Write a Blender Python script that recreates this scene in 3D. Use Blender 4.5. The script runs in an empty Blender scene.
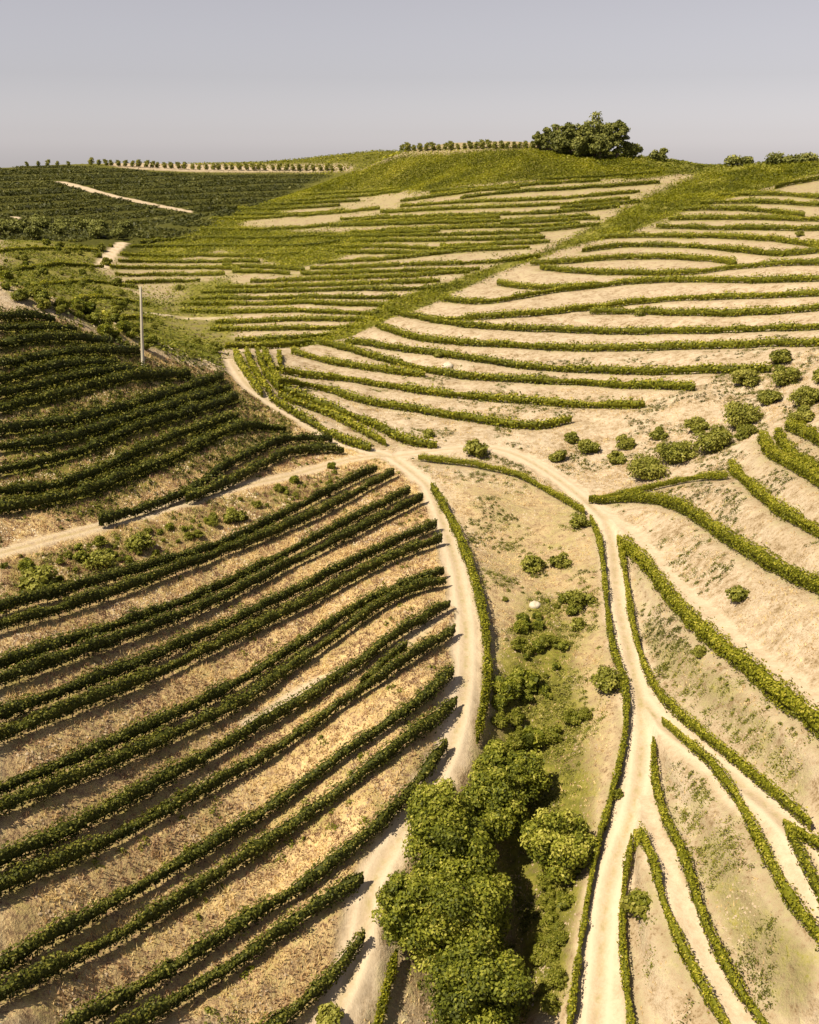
import bpy, math, random
import numpy as np

random.seed(7)
rng = np.random.default_rng(11)
R = math.radians
scn = bpy.context.scene
col = scn.collection

# ------------------------------------------------------------------ camera, sky, sun, exposure
W_PX, H_PX, F_PX = 819, 1024, 1027.0
V_HOR = 150.0
CZ = 60.0                                            # drone height over the datum
PITCH = math.atan((512 - V_HOR) / F_PX)
cam_d = bpy.data.cameras.new('camera')
cam = bpy.data.objects.new('camera', cam_d)
col.objects.link(cam)
cam.location = (0, 0, CZ)
cam.rotation_euler = (math.pi / 2 - PITCH, 0, 0)
cam_d.sensor_fit = 'VERTICAL'
cam_d.sensor_height = 24.0
cam_d.lens = F_PX * 24.0 / H_PX
cam_d.clip_start = 0.5
cam_d.clip_end = 20000
scn.camera = cam

SUN_EL, SUN_AZ = 55.0, -120.0                         # azimuth from the viewing direction, negative = left
w = bpy.data.worlds.new('World')
scn.world = w
w.use_nodes = True
nt = w.node_tree
nt.nodes.clear()
sky = nt.nodes.new('ShaderNodeTexSky')
sky.sky_type = 'NISHITA'
sky.sun_disc = False
sky.sun_elevation = R(SUN_EL)
sky.sun_rotation = R(SUN_AZ)
sky.altitude = 600
sky.air_density = 1.0
sky.dust_density = 0.5
sky.ozone_density = 1.0
hsv = nt.nodes.new('ShaderNodeHueSaturation')
hsv.inputs['Saturation'].default_value = 0.20
tn = nt.nodes.new('ShaderNodeMix')
tn.data_type = 'RGBA'
tn.blend_type = 'MULTIPLY'
tn.inputs['Factor'].default_value = 1.0
tn.inputs['B'].default_value = (1.0, 0.945, 0.99, 1)
bg = nt.nodes.new('ShaderNodeBackground')
bg.inputs['Strength'].default_value = 0.05
wo = nt.nodes.new('ShaderNodeOutputWorld')
nt.links.new(sky.outputs[0], hsv.inputs['Color'])
nt.links.new(hsv.outputs[0], tn.inputs['A'])
nt.links.new(tn.outputs['Result'], bg.inputs['Color'])
nt.links.new(bg.outputs[0], wo.inputs['Surface'])

sun_d = bpy.data.lights.new('sun', 'SUN')
sun_d.energy = 4.6
sun_d.angle = R(0.5)
sun_d.color = (1.0, 0.87, 0.63)
sun = bpy.data.objects.new('sun', sun_d)
col.objects.link(sun)
sun.rotation_euler = (R(90 - SUN_EL), 0, R(-SUN_AZ) + math.pi)

vs = scn.view_settings
vs.view_transform = 'Standard'
vs.look = 'None'
vs.gamma = 1
vs.use_curve_mapping = False
vs.exposure = 0.88
scn.cycles.max_bounces = 5
scn.cycles.diffuse_bounces = 3
scn.cycles.transmission_bounces = 3

# ------------------------------------------------------------------ helpers
def tag(o, label=None, cat=None, group=None, kind=None):
    if label: o['label'] = label
    if cat: o['category'] = cat
    if group: o['group'] = group
    if kind: o['kind'] = kind
    return o

def empty(name, loc):
    o = bpy.data.objects.new(name, None)
    o.empty_display_size = 0.5
    col.objects.link(o)
    o.location = loc
    return o

def mesh_np(name, V, F, mat=None, parent=None, tint=None, smooth=False, tri=None):
    """one mesh object from numpy arrays; F quads (n,4), tri triangles (m,3)"""
    V = np.asarray(V, np.float32)
    me = bpy.data.meshes.new(name)
    F = np.zeros((0, 4), np.int32) if F is None else np.asarray(F, np.int32)
    T = np.zeros((0, 3), np.int32) if tri is None else np.asarray(tri, np.int32)
    nF, nT = len(F), len(T)
    me.vertices.add(len(V))
    me.vertices.foreach_set('co', V.ravel())
    me.loops.add(nF * 4 + nT * 3)
    me.loops.foreach_set('vertex_index', np.concatenate([F.ravel(), T.ravel()]).astype(np.int32))
    me.polygons.add(nF + nT)
    st = np.concatenate([np.arange(nF) * 4, nF * 4 + np.arange(nT) * 3]).astype(np.int32)
    me.polygons.foreach_set('loop_start', st)
    if smooth:
        me.polygons.foreach_set('use_smooth', np.ones(nF + nT, bool))
    me.update(calc_edges=True)
    if tint is not None:
        a = me.attributes.new('tint', 'FLOAT', 'FACE')
        a.data.foreach_set('value', np.asarray(tint, np.float32))
    if mat: me.materials.append(mat)
    o = bpy.data.objects.new(name, me)
    col.objects.link(o)
    if parent: o.parent = parent
    return o

_lat = rng.random((256, 256)).astype(np.float32)
def vnoise(x, y):
    xi = np.floor(x).astype(np.int64); yi = np.floor(y).astype(np.int64)
    fx = x - xi; fy = y - yi
    fx = fx * fx * (3 - 2 * fx); fy = fy * fy * (3 - 2 * fy)
    a = _lat[xi & 255, yi & 255]; b = _lat[(xi + 1) & 255, yi & 255]
    c = _lat[xi & 255, (yi + 1) & 255]; d = _lat[(xi + 1) & 255, (yi + 1) & 255]
    return (a * (1 - fx) + b * fx) * (1 - fy) + (c * (1 - fx) + d * fx) * fy
def fbm(x, y, o=4):
    s = 0; amp = 0.5; t = 0
    for k in range(o):
        s = s + amp * vnoise(x * 2 ** k + 17.3 * k, y * 2 ** k + 5.1 * k); t += amp; amp *= 0.5
    return s / t
def sstep(a, b, x):
    t = np.clip((x - a) / (b - a), 0, 1)
    return t * t * (3 - 2 * t)

# ------------------------------------------------------------------ terrain: survey points (picture column, row, forward distance in m)
SURVEY = [
 # left slope
 (0,1024,45),(0,960,50),(0,850,58.5),(0,700,71),(0,600,85),(0,545,95),(0,450,115),(0,350,136),(0,292,150),
 (150,1024,50),(150,900,60),(150,780,70),(150,660,84),(150,560,101),(150,470,122),(150,400,140),(140,350,157),
 (60,305,154),(300,1000,55),(300,850,68),(300,700,84),(300,600,100),(300,520,119),(300,450,145),(225,395,158),
 (230,367,172),(300,415,158),
 # left road
 (331,1017,54.5),(375,880,63),(407,828,68),(444,765,74),(462,700,81),(466,633,93),(457,560,108),(430,492,130),(395,455,145),
 # gully
 (450,1024,58.5),(480,930,65),(500,850,70.5),(500,760,79),(530,690,86.5),(540,640,94),(510,560,112),(490,500,127),
 # right road
 (596,1020,52.5),(607,892,61),(632,810,67.5),(643,718,77.5),(629,652,88),(618,600,98),(607,525,118),
 # right slope
 (720,1020,50),(819,1000,47.5),(819,850,55.5),(819,720,66.5),(819,600,81),(819,520,95),(819,450,114),(819,400,135),(819,350,163),
 (819,300,193),(819,250,228),(819,200,290),(740,800,64),(740,680,76),(740,600,88),(740,520,104),(740,450,128),(740,400,149),
 (680,470,131),(600,470,139),(500,440,150),(560,420,157),
 # big hillside
 (600,400,165),(700,390,155),(500,400,170),(400,400,172),(300,380,182),(260,350,200),
 (600,330,203),(700,330,192),(500,330,206),(400,330,215),(340,335,225),
 (600,260,262),(700,260,250),(500,265,268),(400,270,275),
 (650,200,330),(560,200,345),(460,210,350),(740,195,310),(690,185,350),
 (590,156,400),(540,147,410),(480,147,430),(410,152,455),(660,160,392),(700,166,392),(760,164,375),(819,161,360),
 # lower left of the big hillside
 (200,345,222),(200,320,250),(170,300,280),(300,310,245),(300,280,290),(240,285,288),
 (200,250,365),(260,240,365),(320,240,350),(300,205,430),(380,190,430),(340,178,470),(240,212,430),(135,258,355),(120,275,320),
 # scrub hollow
 (100,330,192),(60,290,235),(20,280,240),(40,260,310),(80,250,350),(10,245,340),
 # far hill
 (60,232,470),(10,225,470),(120,230,500),(190,225,540),(60,200,570),(150,200,620),(230,190,700),(300,175,850),
 (0,168,800),(100,164,850),(200,164,900),(300,160,920),(380,152,900),
]
_cp, _sp = math.cos(PITCH), math.sin(PITCH)
def rays(px):
    px = np.asarray(px, float)
    a = (px[:, 0] - W_PX / 2) / F_PX
    b = (H_PX / 2 - px[:, 1]) / F_PX
    return np.stack([a, _cp + b * _sp, -_sp + b * _cp], 1)
S = np.array(SURVEY, float)
d = rays(S[:, :2])
P = d * (S[:, 2] / d[:, 1])[:, None]
hid = np.array([  # ground that the picture does not show: behind the ridges, under the drone, to the sides
 (120,520,-34),(60,560,-30),(200,520,-36),(0,640,-30),(260,480,-30),(-10,560,-22),
 (-60,560,-38),(0,-40,-66),(40,20,-58),(-40,15,-50),(0,20,-64),(-70,40,-42),(80,40,-46),(120,100,-26),(-110,100,-26),
 (-140,170,-8),(170,170,-20),(220,300,-6),(-200,300,-26),(-330,600,-16),(300,500,-22),(-150,40,-34),(150,20,-36),
 (-420,1100,-45),(-100,1150,-45),(200,1000,-40),(500,800,-40),(-600,800,-30),(-500,300,-20),(500,200,-15),(300,-100,-40),(-300,-100,-40),(0,-200,-70)], float)
P = np.vstack([P, hid])
SC = 100.0
def tps_k(d2):
    return 0.5 * d2 * np.log(d2 + 1e-9)
cx = P[:, :2] / SC
n = len(P)
K = tps_k(((cx[:, None] - cx[None]) ** 2).sum(-1)) + np.eye(n) * 0.0012
A = np.zeros((n + 3, n + 3))
A[:n, :n] = K
A[:n, n] = 1; A[:n, n + 1:] = cx
A[n:, :n] = A[:n, n:].T
sol = np.linalg.solve(A, np.concatenate([P[:, 2], np.zeros(3)]))
def base_z(x, y):
    sh = x.shape
    q = np.stack([x.ravel(), y.ravel()], 1) / SC
    out = np.empty(len(q))
    for i in range(0, len(q), 60000):
        c = q[i:i + 60000]
        d2 = (c[:, None, 0] - cx[None, :, 0]) ** 2 + (c[:, None, 1] - cx[None, :, 1]) ** 2
        out[i:i + 60000] = tps_k(d2) @ sol[:n] + sol[n] + c @ sol[n + 1:]
    return out.reshape(sh)

fine = np.arange(-0.47, 0.4701, 0.0026)
side = np.geomspace(0.003, 0.9, 46).cumsum() * 0.12
side = side[side < 0.95]
TH = np.concatenate([(-0.47 - side)[::-1], fine, 0.47 + side])
LR = np.concatenate([np.linspace(math.log(4), math.log(36), 40)[:-1], np.arange(math.log(36), math.log(1250), 0.0042), np.linspace(math.log(1256), math.log(9000), 30)])
RR = np.exp(LR)
GX = np.sin(TH)[:, None] * RR[None]
GY = np.cos(TH)[:, None] * RR[None]
gr_ = np.minimum(RR, 1150.0)
GZ = base_z(np.sin(TH)[:, None] * gr_[None], np.cos(TH)[:, None] * gr_[None])
f_ = sstep(1000, 1500, RR)[None]
GZ = GZ * (1 - f_) + (-75.0) * f_ - 900 * sstep(1150, 6000, RR)[None]
# thickness of far terrain: a gentle unevenness
GZ += (fbm(GX / 60, GY / 60, 3) - 0.5) * 1.2

def gidx(x, y):
    th = np.arctan2(x, y); lr = 0.5 * np.log(x * x + y * y)
    return np.interp(th, TH, np.arange(len(TH))), np.interp(lr, LR, np.arange(len(LR)))
def gsample(G, x, y):
    a, b = gidx(np.asarray(x, float), np.asarray(y, float))
    i = np.clip(a.astype(int), 0, len(TH) - 2); j = np.clip(b.astype(int), 0, len(LR) - 2)
    fa = a - i; fb = b - j
    return (G[i, j] * (1 - fa) * (1 - fb) + G[i + 1, j] * fa * (1 - fb) + G[i, j + 1] * (1 - fa) * fb + G[i + 1, j + 1] * fa * fb)
_ts = np.geomspace(28, 1100, 1500)
def cast(px, lift=0.0, G=None):
    G = GZ if G is None else G
    D = rays(px)
    out = np.zeros((len(D), 3))
    for k, dv in enumerate(D):
        h = dv[2] * _ts - (gsample(G, dv[0] * _ts, dv[1] * _ts) + lift)
        neg = np.nonzero(h < 0)[0]
        if len(neg) and neg[0] > 0:
            i = neg[0]
            t = _ts[i - 1] + (_ts[i] - _ts[i - 1]) * h[i - 1] / (h[i - 1] - h[i])
        else:
            t = _ts[np.argmin(h / _ts)] 
        out[k] = dv * t
    return out

def spline(p, per=8):
    p = np.asarray(p, float)
    if len(p) == 2:
        return np.linspace(p[0], p[1], per * 2)
    q = np.vstack([2 * p[0] - p[1], p, 2 * p[-1] - p[-2]])
    out = []
    for i in range(1, len(q) - 2):
        t = np.linspace(0, 1, per, endpoint=False)[:, None]
        p0, p1, p2, p3 = q[i - 1], q[i], q[i + 1], q[i + 2]
        out.append(0.5 * (2 * p1 + (p2 - p0) * t + (2 * p0 - 5 * p1 + 4 * p2 - p3) * t ** 2 + (3 * p1 - p0 - 3 * p2 + p3) * t ** 3))
    out.append(p[-1:])
    return np.vstack(out)
def resample(p, step):
    s = np.concatenate([[0], np.cumsum(np.linalg.norm(np.diff(p, axis=0), axis=1))])
    m = max(3, int(s[-1] / step) + 1)
    t = np.linspace(0, s[-1], m)
    return np.stack([np.interp(t, s, p[:, k]) for k in range(p.shape[1])], 1)
def smooth_line(p, it):
    p = p.copy()
    for _ in range(it):
        p[1:-1] = 0.25 * p[:-2] + 0.5 * p[1:-1] + 0.25 * p[2:]
    return p
def lay(px, lift, ext=30.0):
    """a line traced over the picture laid on the terrain: plan polyline in metres; lines cut by the picture's edge run on"""
    px = np.asarray(px, float)
    w_ = cast(spline(px), lift)[:, :2]
    dist = np.hypot(w_[:, 0], w_[:, 1]).mean()
    step = 1.2 if dist < 170 else 2.5
    w_ = resample(w_, step)
    w_ = smooth_line(w_, 3 if dist < 170 else 14)
    for end in (0, -1):
        u, v = px[end]
        if (u <= 3 or u >= 816 or v >= 1012) and ext > 0:
            k = min(6, len(w_) - 1)
            t = (w_[0] - w_[k]) if end == 0 else (w_[-1] - w_[-1 - k])
            t = t / np.linalg.norm(t)
            e = np.arange(1, int(ext / step) + 1)[:, None] * step * t
            w_ = np.vstack([(w_[0] + e)[::-1], w_]) if end == 0 else np.vstack([w_, w_[-1] + e])
    return w_

# ------------------------------------------------------------------ lines of the place
ROADS = [   # points, half width
 ([(231,360),(238,372),(253,390),(293,415),(341,442),(377,453),(395,458)], 1.5),
 ([(390,456),(412,472),(432,492),(451,547),(459,580),(466,633),(463,699),(446,762),(407,828),(378,868),(366,910),(360,955),(331,1020)], 1.45),
 ([(0,553),(73,533),(146,514),(220,492),(293,475),(355,458),(392,456)], 1.3),
 ([(395,456),(450,449),(500,449),(545,470),(585,500),(607,522)], 1.6),
 ([(604,515),(612,545),(618,600),(628,650),(641,710),(640,770),(630,820),(607,892),(596,1022)], 1.6),
 ([(641,700),(666,728),(720,768),(780,818),(819,872)], 1.6),
 ([(638,798),(650,825),(676,892),(709,965),(739,1022)], 1.0),
 ([(608,518),(630,533),(665,576),(705,612),(757,660),(819,703)], 1.15),
 ([(757,1022),(770,1000)], 0.1),
 ([(15,217),(22,222),(14,230)], 2.0),
 ([(60,182),(80,187),(100,193),(140,202),(185,211)], 4.5),
 ([(122,243),(110,254),(100,268)], 2.2),
 ([(250,722),(300,692),(345,670)], 0.7),
 ([(405,646),(430,622),(449,611)], 0.8),
 ([(150,313),(185,317),(225,318)], 1.3),
]
ROADS = [r for r in ROADS if r[1] > 0.2]
ORD = ['first','second','third','fourth','fifth','sixth','seventh','eighth','ninth','tenth','eleventh','twelfth','thirteenth','fourteenth','fifteenth','sixteenth','seventeenth']
ROWS = []     # (label, group, points, style)
G1 = 'paired vine rows on the golden slope below the pale track'
pairs = [
 ([(0,606),(146,565),(234,537),(306,501),(377,466)], [(0,624),(110,592),(220,551),(310,515),(394,471)]),
 ([(0,661),(146,613),(220,584),(330,529),(410,488)], [(0,678),(146,627),(220,597),(330,542),(423,496)]),
 ([(0,712),(146,657),(275,599),(366,554),(437,522)], [(0,734),(146,676),(304,602),(385,559),(442,536)]),
 ([(0,786),(110,741),(205,697),(275,658),(341,615),(397,586),(444,569)], [(0,806),(110,762),(220,710),(300,659),(341,630),(397,594),(446,578)]),
 ([(0,859),(92,816),(128,797),(220,746),(323,685),(397,633),(450,601)], [(0,885),(110,838),(250,762),(323,715),(360,689),(415,653),(455,626)]),
 ([(0,962),(146,881),(250,818),(341,755),(415,703),(453,666)], [(0,992),(146,918),(250,850),(305,814),(372,766),(426,722),(457,696)]),
 ([(70,1024),(165,969),(250,916),(341,856),(398,801),(420,773),(447,740)], [(130,1024),(250,952),(305,911),(363,874)]),
]
for i, (a, b) in enumerate(pairs):
    w1 = 'upper' if i < 6 else 'longer'
    w2 = 'lower' if i < 6 else 'shorter'
    ROWS.append((f'{w1} dark green vine row of the {ORD[i]} pair below the pale grass track', G1, a, 'near'))
    ROWS.append((f'{w2} dark green vine row of the {ORD[i]} pair below the pale grass track', G1, b, 'near'))
ROWS.append(('short stub of vines squeezed between two rows beside a bare strip', G1, [(360,681),(385,660),(407,645)], 'near'))
ROWS.append(('lowest vine row on golden slope, ending at road beside big leafy tree', G1, [(270,1024),(305,995),(334,967),(364,935)], 'near'))
G2 = 'vine rows on the shaded slope above the pale track'
up = [
 [(99,522),(183,490),(220,467),(256,448),(293,437),(332,438)], [(186,499),(220,484),(275,456),(310,447),(344,448)],
 [(0,489),(73,478),(165,437),(238,413)], [(0,506),(73,493),(154,463),(234,427),(286,427)],
 [(0,468),(73,451),(146,423),(238,396)], [(0,445),(73,434),(146,411),(230,386)],
 [(0,428),(73,417),(146,398),(223,374)], [(0,407),(55,394),(128,376),(190,371)],
 [(0,392),(55,379),(110,368),(150,368)], [(0,377),(55,364),(120,361)], [(0,361),(73,350),(139,349)], [(0,342),(55,336),(113,339)],
 [(0,327),(37,325),(77,328)], [(0,315),(37,313),(55,317)],
]
for i, p in enumerate(up):
    ROWS.append((f'dark vine row on the shaded slope left, {ORD[i]} up from the pale grass track', G2, p, 'upper'))
G3 = 'vine rows beside the dirt roads'
side_rows = [
 ('dense green vine row along the outer bend of road beside golden slope', [(432,485),(454,525),(473,576),(482,610),(487,650),(487,690),(477,745)], 'near'),
 ('thin vine row arching from the road junction over the dry gully', [(418,456),(476,463),(520,474),(556,493),(585,511)], 'thin'),
 ('vine row edging the gully side of the pale right road, past round bush', [(590,516),(600,545),(606,600),(612,650),(625,690),(624,745),(607,816),(596,856),(580,950),(570,1024)], 'thin'),
 ('short vine row at the gully edge left of the biggest tree', [(378,1024),(388,985),(397,956)], 'near'),
 ('vine row curling from the right road fork past the bare triangle', [(620,542),(627,580),(634,626),(655,681),(702,725),(757,769),(812,817)], 'thin'),
 ('short vine row starting alone in the fork and splitting two dirt roads', [(654,733),(655,775),(665,812),(684,848),(702,910),(728,962),(772,1024)], 'thin'),
 ('vine row starting at the fork along the left edge of widest branch road', [(662,718),(695,750),(731,791),(753,837),(775,881),(806,934),(819,944)], 'thin'),
 ('right strand of the hairpin vine row beside the right road', [(634,828),(651,858),(663,910),(687,965),(722,1024)], 'thin'),
 ('left strand of the hairpin vine row beside the right road', [(632,832),(625,874),(622,929),(632,1024)], 'thin'),
 ('upper strand of the small vine wedge at the right picture edge', [(783,823),(800,828),(819,837)], 'thin'),
 ('lower strand of the small vine wedge at the right picture edge', [(785,828),(801,867),(819,902)], 'thin'),
]
for l, p, s in side_rows: ROWS.append((l, G3, p, s))
G4 = 'vine rows on the terraces below the olive plot'
terr = [
 ('long wide vine row above the narrow path on the right slope', [(618,536),(644,563),(684,615),(739,663),(775,693),(819,729)], 'wide'),
 ('thick yellow green vine row sweeping right, just below olive plot', [(589,497),(644,496),(684,507),(739,543),(794,573),(819,584)], 'wide'),
 ('arched thin vine row between olive bushes and thick sweeping row', [(589,497),(647,487),(684,477),(728,475)], 'thin'),
 ('thick vine row starting under the right end of the olive plot', [(730,463),(757,489),(786,511),(819,529)], 'wide'),
 ('left strand of the forked vine row right of the olive bushes', [(761,434),(772,452),(797,465),(819,479)], 'wide'),
 ('right strand of the forked vine row right of the olive bushes', [(777,430),(790,449),(819,468)], 'wide'),
 ('topmost short vine row beside the rightmost olive bushes', [(786,423),(801,427),(819,438)], 'wide'),
]
for l, p, s in terr: ROWS.append((l, G4, p, s))
G5 = 'vine rows across the big pale terraced hillside'
big = [
 [(274,380),(318,385),(366,399),(420,408),(449,413),(510,422),(537,424),(572,417)],
 [(276,368),(318,371),(366,379),(400,386),(461,394),(522,398),(600,403),(645,402)],
 [(320,340),(357,351),(400,361),(432,372),(473,375),(519,377),(600,380),(695,386)],
 [(345,340),(380,344),(420,350),(461,354),(519,364),(620,368),(739,369),(772,367)],
 [(376,322),(400,334),(437,340),(498,343),(533,345),(600,346),(660,345),(719,343),(819,341)],
 [(385,305),(400,312),(437,319),(461,325),(522,327),(600,328),(660,329),(719,328),(819,325)],
 [(590,310),(621,308),(660,310),(692,311),(753,312),(790,308),(819,306)],
 [(430,318),(460,318),(533,312),(597,305),(660,296),(717,295),(819,292)],
 [(440,297),(460,297),(480,304),(509,297),(560,288),(619,281),(668,277),(729,279),(778,279),(819,277)],
 [(497,281),(519,286),(570,286),(600,283)],
 [(540,266),(570,270),(600,271),(656,271),(692,272),(729,265),(790,261),(819,261)],
 [(530,262),(562,261),(619,255),(668,255),(722,257),(736,262)],
 [(582,249),(619,243),(668,243),(729,246),(765,252),(790,255),(819,249)],
 [(600,236),(619,234),(692,234),(765,236),(819,244)],
 [(656,225),(717,226),(819,227)], [(668,217),(717,216),(819,218)], [(680,208),(717,206),(765,209),(805,213)],
 [(700,201),(765,200),(819,203)], [(717,194),(778,192),(819,195)], [(775,186),(790,181),(819,177)],
]
ORD2 = ORD + ['eighteenth', 'nineteenth', 'twentieth', 'twenty-first']
for i, p in enumerate(big):
    ROWS.append((f'vine row across the big pale hillside, {ORD2[i]} up from the olive plot', G5, p, 'far'))
G6 = 'vine rows in the block beside the upper road'
blk = [
 ('vine row hugging the pale upper road down to the junction', [(269,395),(305,417),(342,437),(371,446)]),
 ('second vine row above the upper road, ending at the junction', [(278,394),(332,412),(362,428),(386,441)]),
 ('third vine row above the upper road, longest of the junction rows', [(278,386),(330,405),(379,424),(401,437),(437,443)]),
 ('curved vine row linking the block to the terraces above it', [(291,349),(305,356),(366,365),(405,371),(425,373)]),
 ('leftmost steep vine row in the short block beside upper road', [(236,350),(242,371),(254,385),(262,392)]),
 ('second steep vine row from the left in the short block', [(247,349),(254,371),(271,393)]),
 ('third steep vine row from the left in the short block', [(257,349),(266,373),(279,388)]),
 ('fourth steep vine row from the left in the short block', [(264,349),(272,368),(279,380)]),
 ('shortest steep vine row, rightmost in the short block', [(279,350),(280,363)]),
]
for l, p in blk: ROWS.append((l, G6, p, 'far'))
G7 = 'vine rows under the green spine of the hill'
mid = [
 [(225,345),(290,344),(312,340)],[(235,338),(300,337),(330,333)],[(210,327),(300,327),(350,325)],[(215,320),(300,318),(365,317)],[(180,309),(300,310),(378,311)],
 [(180,302),(300,302),(395,303)],[(190,297),(300,296),(400,296)],[(200,291),(300,289),(400,288),(445,286)],[(215,286),(300,284),(380,282),(440,279)],
 [(250,280),(300,278),(400,275),(470,270)],[(300,272),(400,270),(480,267)],[(310,267),(400,264),(500,260),(540,254)],[(320,261),(400,257),(450,250),(530,246)]]
for i, p in enumerate(mid):
    ROWS.append((f'even vine row under the green spine, {ORD[i]} up from the short steep rows', G7, p, 'fine'))
G8 = 'vine rows on the hillside below the crest wood'
top = [[(440,244),(500,243),(550,240)],[(320,236),(400,234),(460,233),(540,231)],[(380,230),(460,226),(540,225),(580,222)],[(330,225),(420,222),(500,220),(590,214)],
 [(340,218),(400,216),(460,214),(560,211),(620,205)],[(380,211),(460,207),(560,203),(630,197)],[(400,205),(460,201),(560,197),(640,190)],[(460,197),(500,192),(580,187),(660,181)],[(540,178),(600,175),(660,171)]]
for i, p in enumerate(top):
    ROWS.append((f'narrow vine row below the crest wood, {ORD[i]} up from the green spine', G8, p, 'fine'))
ex = [[(430,190),(480,187),(540,183),(600,179)],[(400,200),(440,195),(500,186),(560,180)],[(560,207),(600,204),(640,200)],[(500,222),(560,219),(600,217)],[(340,223),(380,221),(440,218),(500,216)],[(350,231),(420,228),(500,225)],[(350,240),(420,239),(480,238),(545,236)],[(330,246),(390,245),(430,247),(500,247)],[(325,235),(380,232),(440,229)],[(335,251),(380,251),(440,252)],[(430,193),(470,190),(520,186)],[(520,230),(570,227),(600,223)]]
for i, p in enumerate(ex):
    ROWS.append((f'faint thin vine row filling a gap high on the hillside, {ORD[i]} from the crest', G8, p, 'fine'))
G9 = 'vine rows on the yellow green flank facing the far hill'
fl = [[(125,281),(170,280),(200,279)],[(115,273),(170,273),(225,273)],[(110,266),(170,266),(240,267)],[(118,260),(180,260),(260,260)],[(120,253),(180,254),(260,254),(300,252)],
 [(130,246),(200,244),(300,245),(340,240)],[(140,241),(200,236),(270,237),(330,233)],[(200,228),(260,228),(320,225),(390,215)],[(210,218),(260,217),(330,212),(380,207)],[(225,208),(280,208),(340,204)],[(290,200),(340,196),(400,190)],[(235,213),(290,213),(345,209)],[(262,204),(310,202),(360,199)],[(300,194),(350,191),(400,186)],[(222,264),(270,266),(305,268)],[(232,270),(290,272)]]
for i, p in enumerate(fl):
    ROWS.append((f'vine row on the yellow green flank above the scrub hollow, {ORD2[i]} of its stack', G9, p, 'fine'))

sc_rows = [[(0,250),(50,247),(98,250)],[(18,268),(62,263),(104,266)],[(42,284),(90,279),(138,286)],[(74,300),(110,296),(150,303)],[(104,318),(130,314),(152,318)]]
for i, p in enumerate(sc_rows):
    ROWS.append((f'ragged old vine row among scrub behind the utility pole, {ORD[i]} from the far end', 'ragged vine rows in the scrub hollow', p, 'fine'))
STYLE = {  # half width, bottom, top, leaf size, leaves per metre, lift for tracing
 'near': (0.40, 0.42, 1.60, 0.17, 190, 1.0), 'thin': (0.235, 0.25, 1.15, 0.15, 150, 0.75), 'wide': (0.46, 0.2, 1.5, 0.18, 230, 0.9),
 'upper': (0.50, 0.30, 1.6, 0.25, 90, 1.0), 'far': (0.55, 0.1, 1.5, 0.34, 40, 0.9), 'fine': (0.50, 0.05, 1.3, 0.38, 28, 0.8)}
lines_rows = [lay(p, STYLE[s][5]) for (_, _, p, s) in ROWS]
lines_road = [lay(p, 0.0, 20) for p, hw in ROADS]

def blur(M, k):
    for _ in range(k):
        M = (M + np.roll(M, 1, 0) + np.roll(M, -1, 0)) / 3
        M = (M + np.roll(M, 1, 1) + np.roll(M, -1, 1)) / 3
    return M
# ------------------------------------------------------------------ terraces: level ground along each row and road
GRx = np.gradient(GZ, axis=0) ; GRr = np.gradient(GZ, axis=1)
dth = np.gradient(TH)[:, None]; dr = np.gradient(RR)[None]
dzdth = GRx / dth / RR[None]; dzdr = GRr / dr
gx = dzdr * np.sin(TH)[:, None] + dzdth * np.cos(TH)[:, None]
gy = dzdr * np.cos(TH)[:, None] - dzdth * np.sin(TH)[:, None]
def nearest(lines, reach):
    D2 = np.full(GX.shape, 1e6); OX = np.zeros(GX.shape); OY = np.zeros(GX.shape); ID = np.full(GX.shape, -1, int)
    for li, L in enumerate(lines):
        for k in range(len(L) - 1):
            a, b = L[k], L[k + 1]
            m = 0.5 * (a + b); r = max(np.hypot(*m), 8)
            th = math.atan2(m[0], m[1]); rad = reach + np.linalg.norm(b - a) * 0.5
            i0, i1 = np.searchsorted(TH, [th - rad / r, th + rad / r]); j0, j1 = np.searchsorted(RR, [r - rad, r + rad])
            if i0 >= i1 or j0 >= j1: continue
            sl = (slice(i0, i1), slice(j0, j1))
            vx = GX[sl] - a[0]; vy = GY[sl] - a[1]
            ab = b - a
            t = np.clip((vx * ab[0] + vy * ab[1]) / (ab @ ab + 1e-9), 0, 1)
            ox = vx - t * ab[0]; oy = vy - t * ab[1]
            d2 = ox * ox + oy * oy
            m_ = d2 < D2[sl]
            D2[sl] = np.where(m_, d2, D2[sl]); OX[sl] = np.where(m_, ox, OX[sl]); OY[sl] = np.where(m_, oy, OY[sl])
            ID[sl] = np.where(m_, li, ID[sl])
    return np.sqrt(D2), OX, OY, ID
rd, rox, roy, rid = nearest(lines_rows, 6.0)
qd, qox, qoy, qid = nearest(lines_road, 7.0)
hw = np.array([h for _, h in ROADS] + [0.0])[qid]
shelf = 2.1 + 0.9 * sstep(120, 190, np.hypot(GX, GY)) + 0.5 * sstep(4, 16, GX)      # wider ledges where rows stand alone
d_row = -0.88 * (gx * rox + gy * roy) * np.exp(-(rd / shelf) ** 2)
d_row = blur(d_row, 7)      # banks, not cliffs, where two terraces meet
d_road = -0.95 * (gx * qox + gy * qoy) * np.exp(-(qd / (hw + 1.8)) ** 2)
mr = np.exp(-(qd / (hw + 1.2)) ** 2)
GZ2 = GZ + d_row * (1 - mr) + d_road * mr
in_slope = sstep(5, -5, GX - 0.02 * GY)
rough = (1 - 0.8 * np.exp(-(qd / (hw + 0.5)) ** 4)) * (1 - 0.6 * np.exp(-(rd / 1.0) ** 2))
GZ2 = GZ2 + rough * ((fbm(GX / 5.0, GY / 5.0, 3) - 0.5) * 0.7 + (fbm(GX / 1.1, GY / 1.1, 3) - 0.5) * (0.22 + 0.2 * in_slope))
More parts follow.
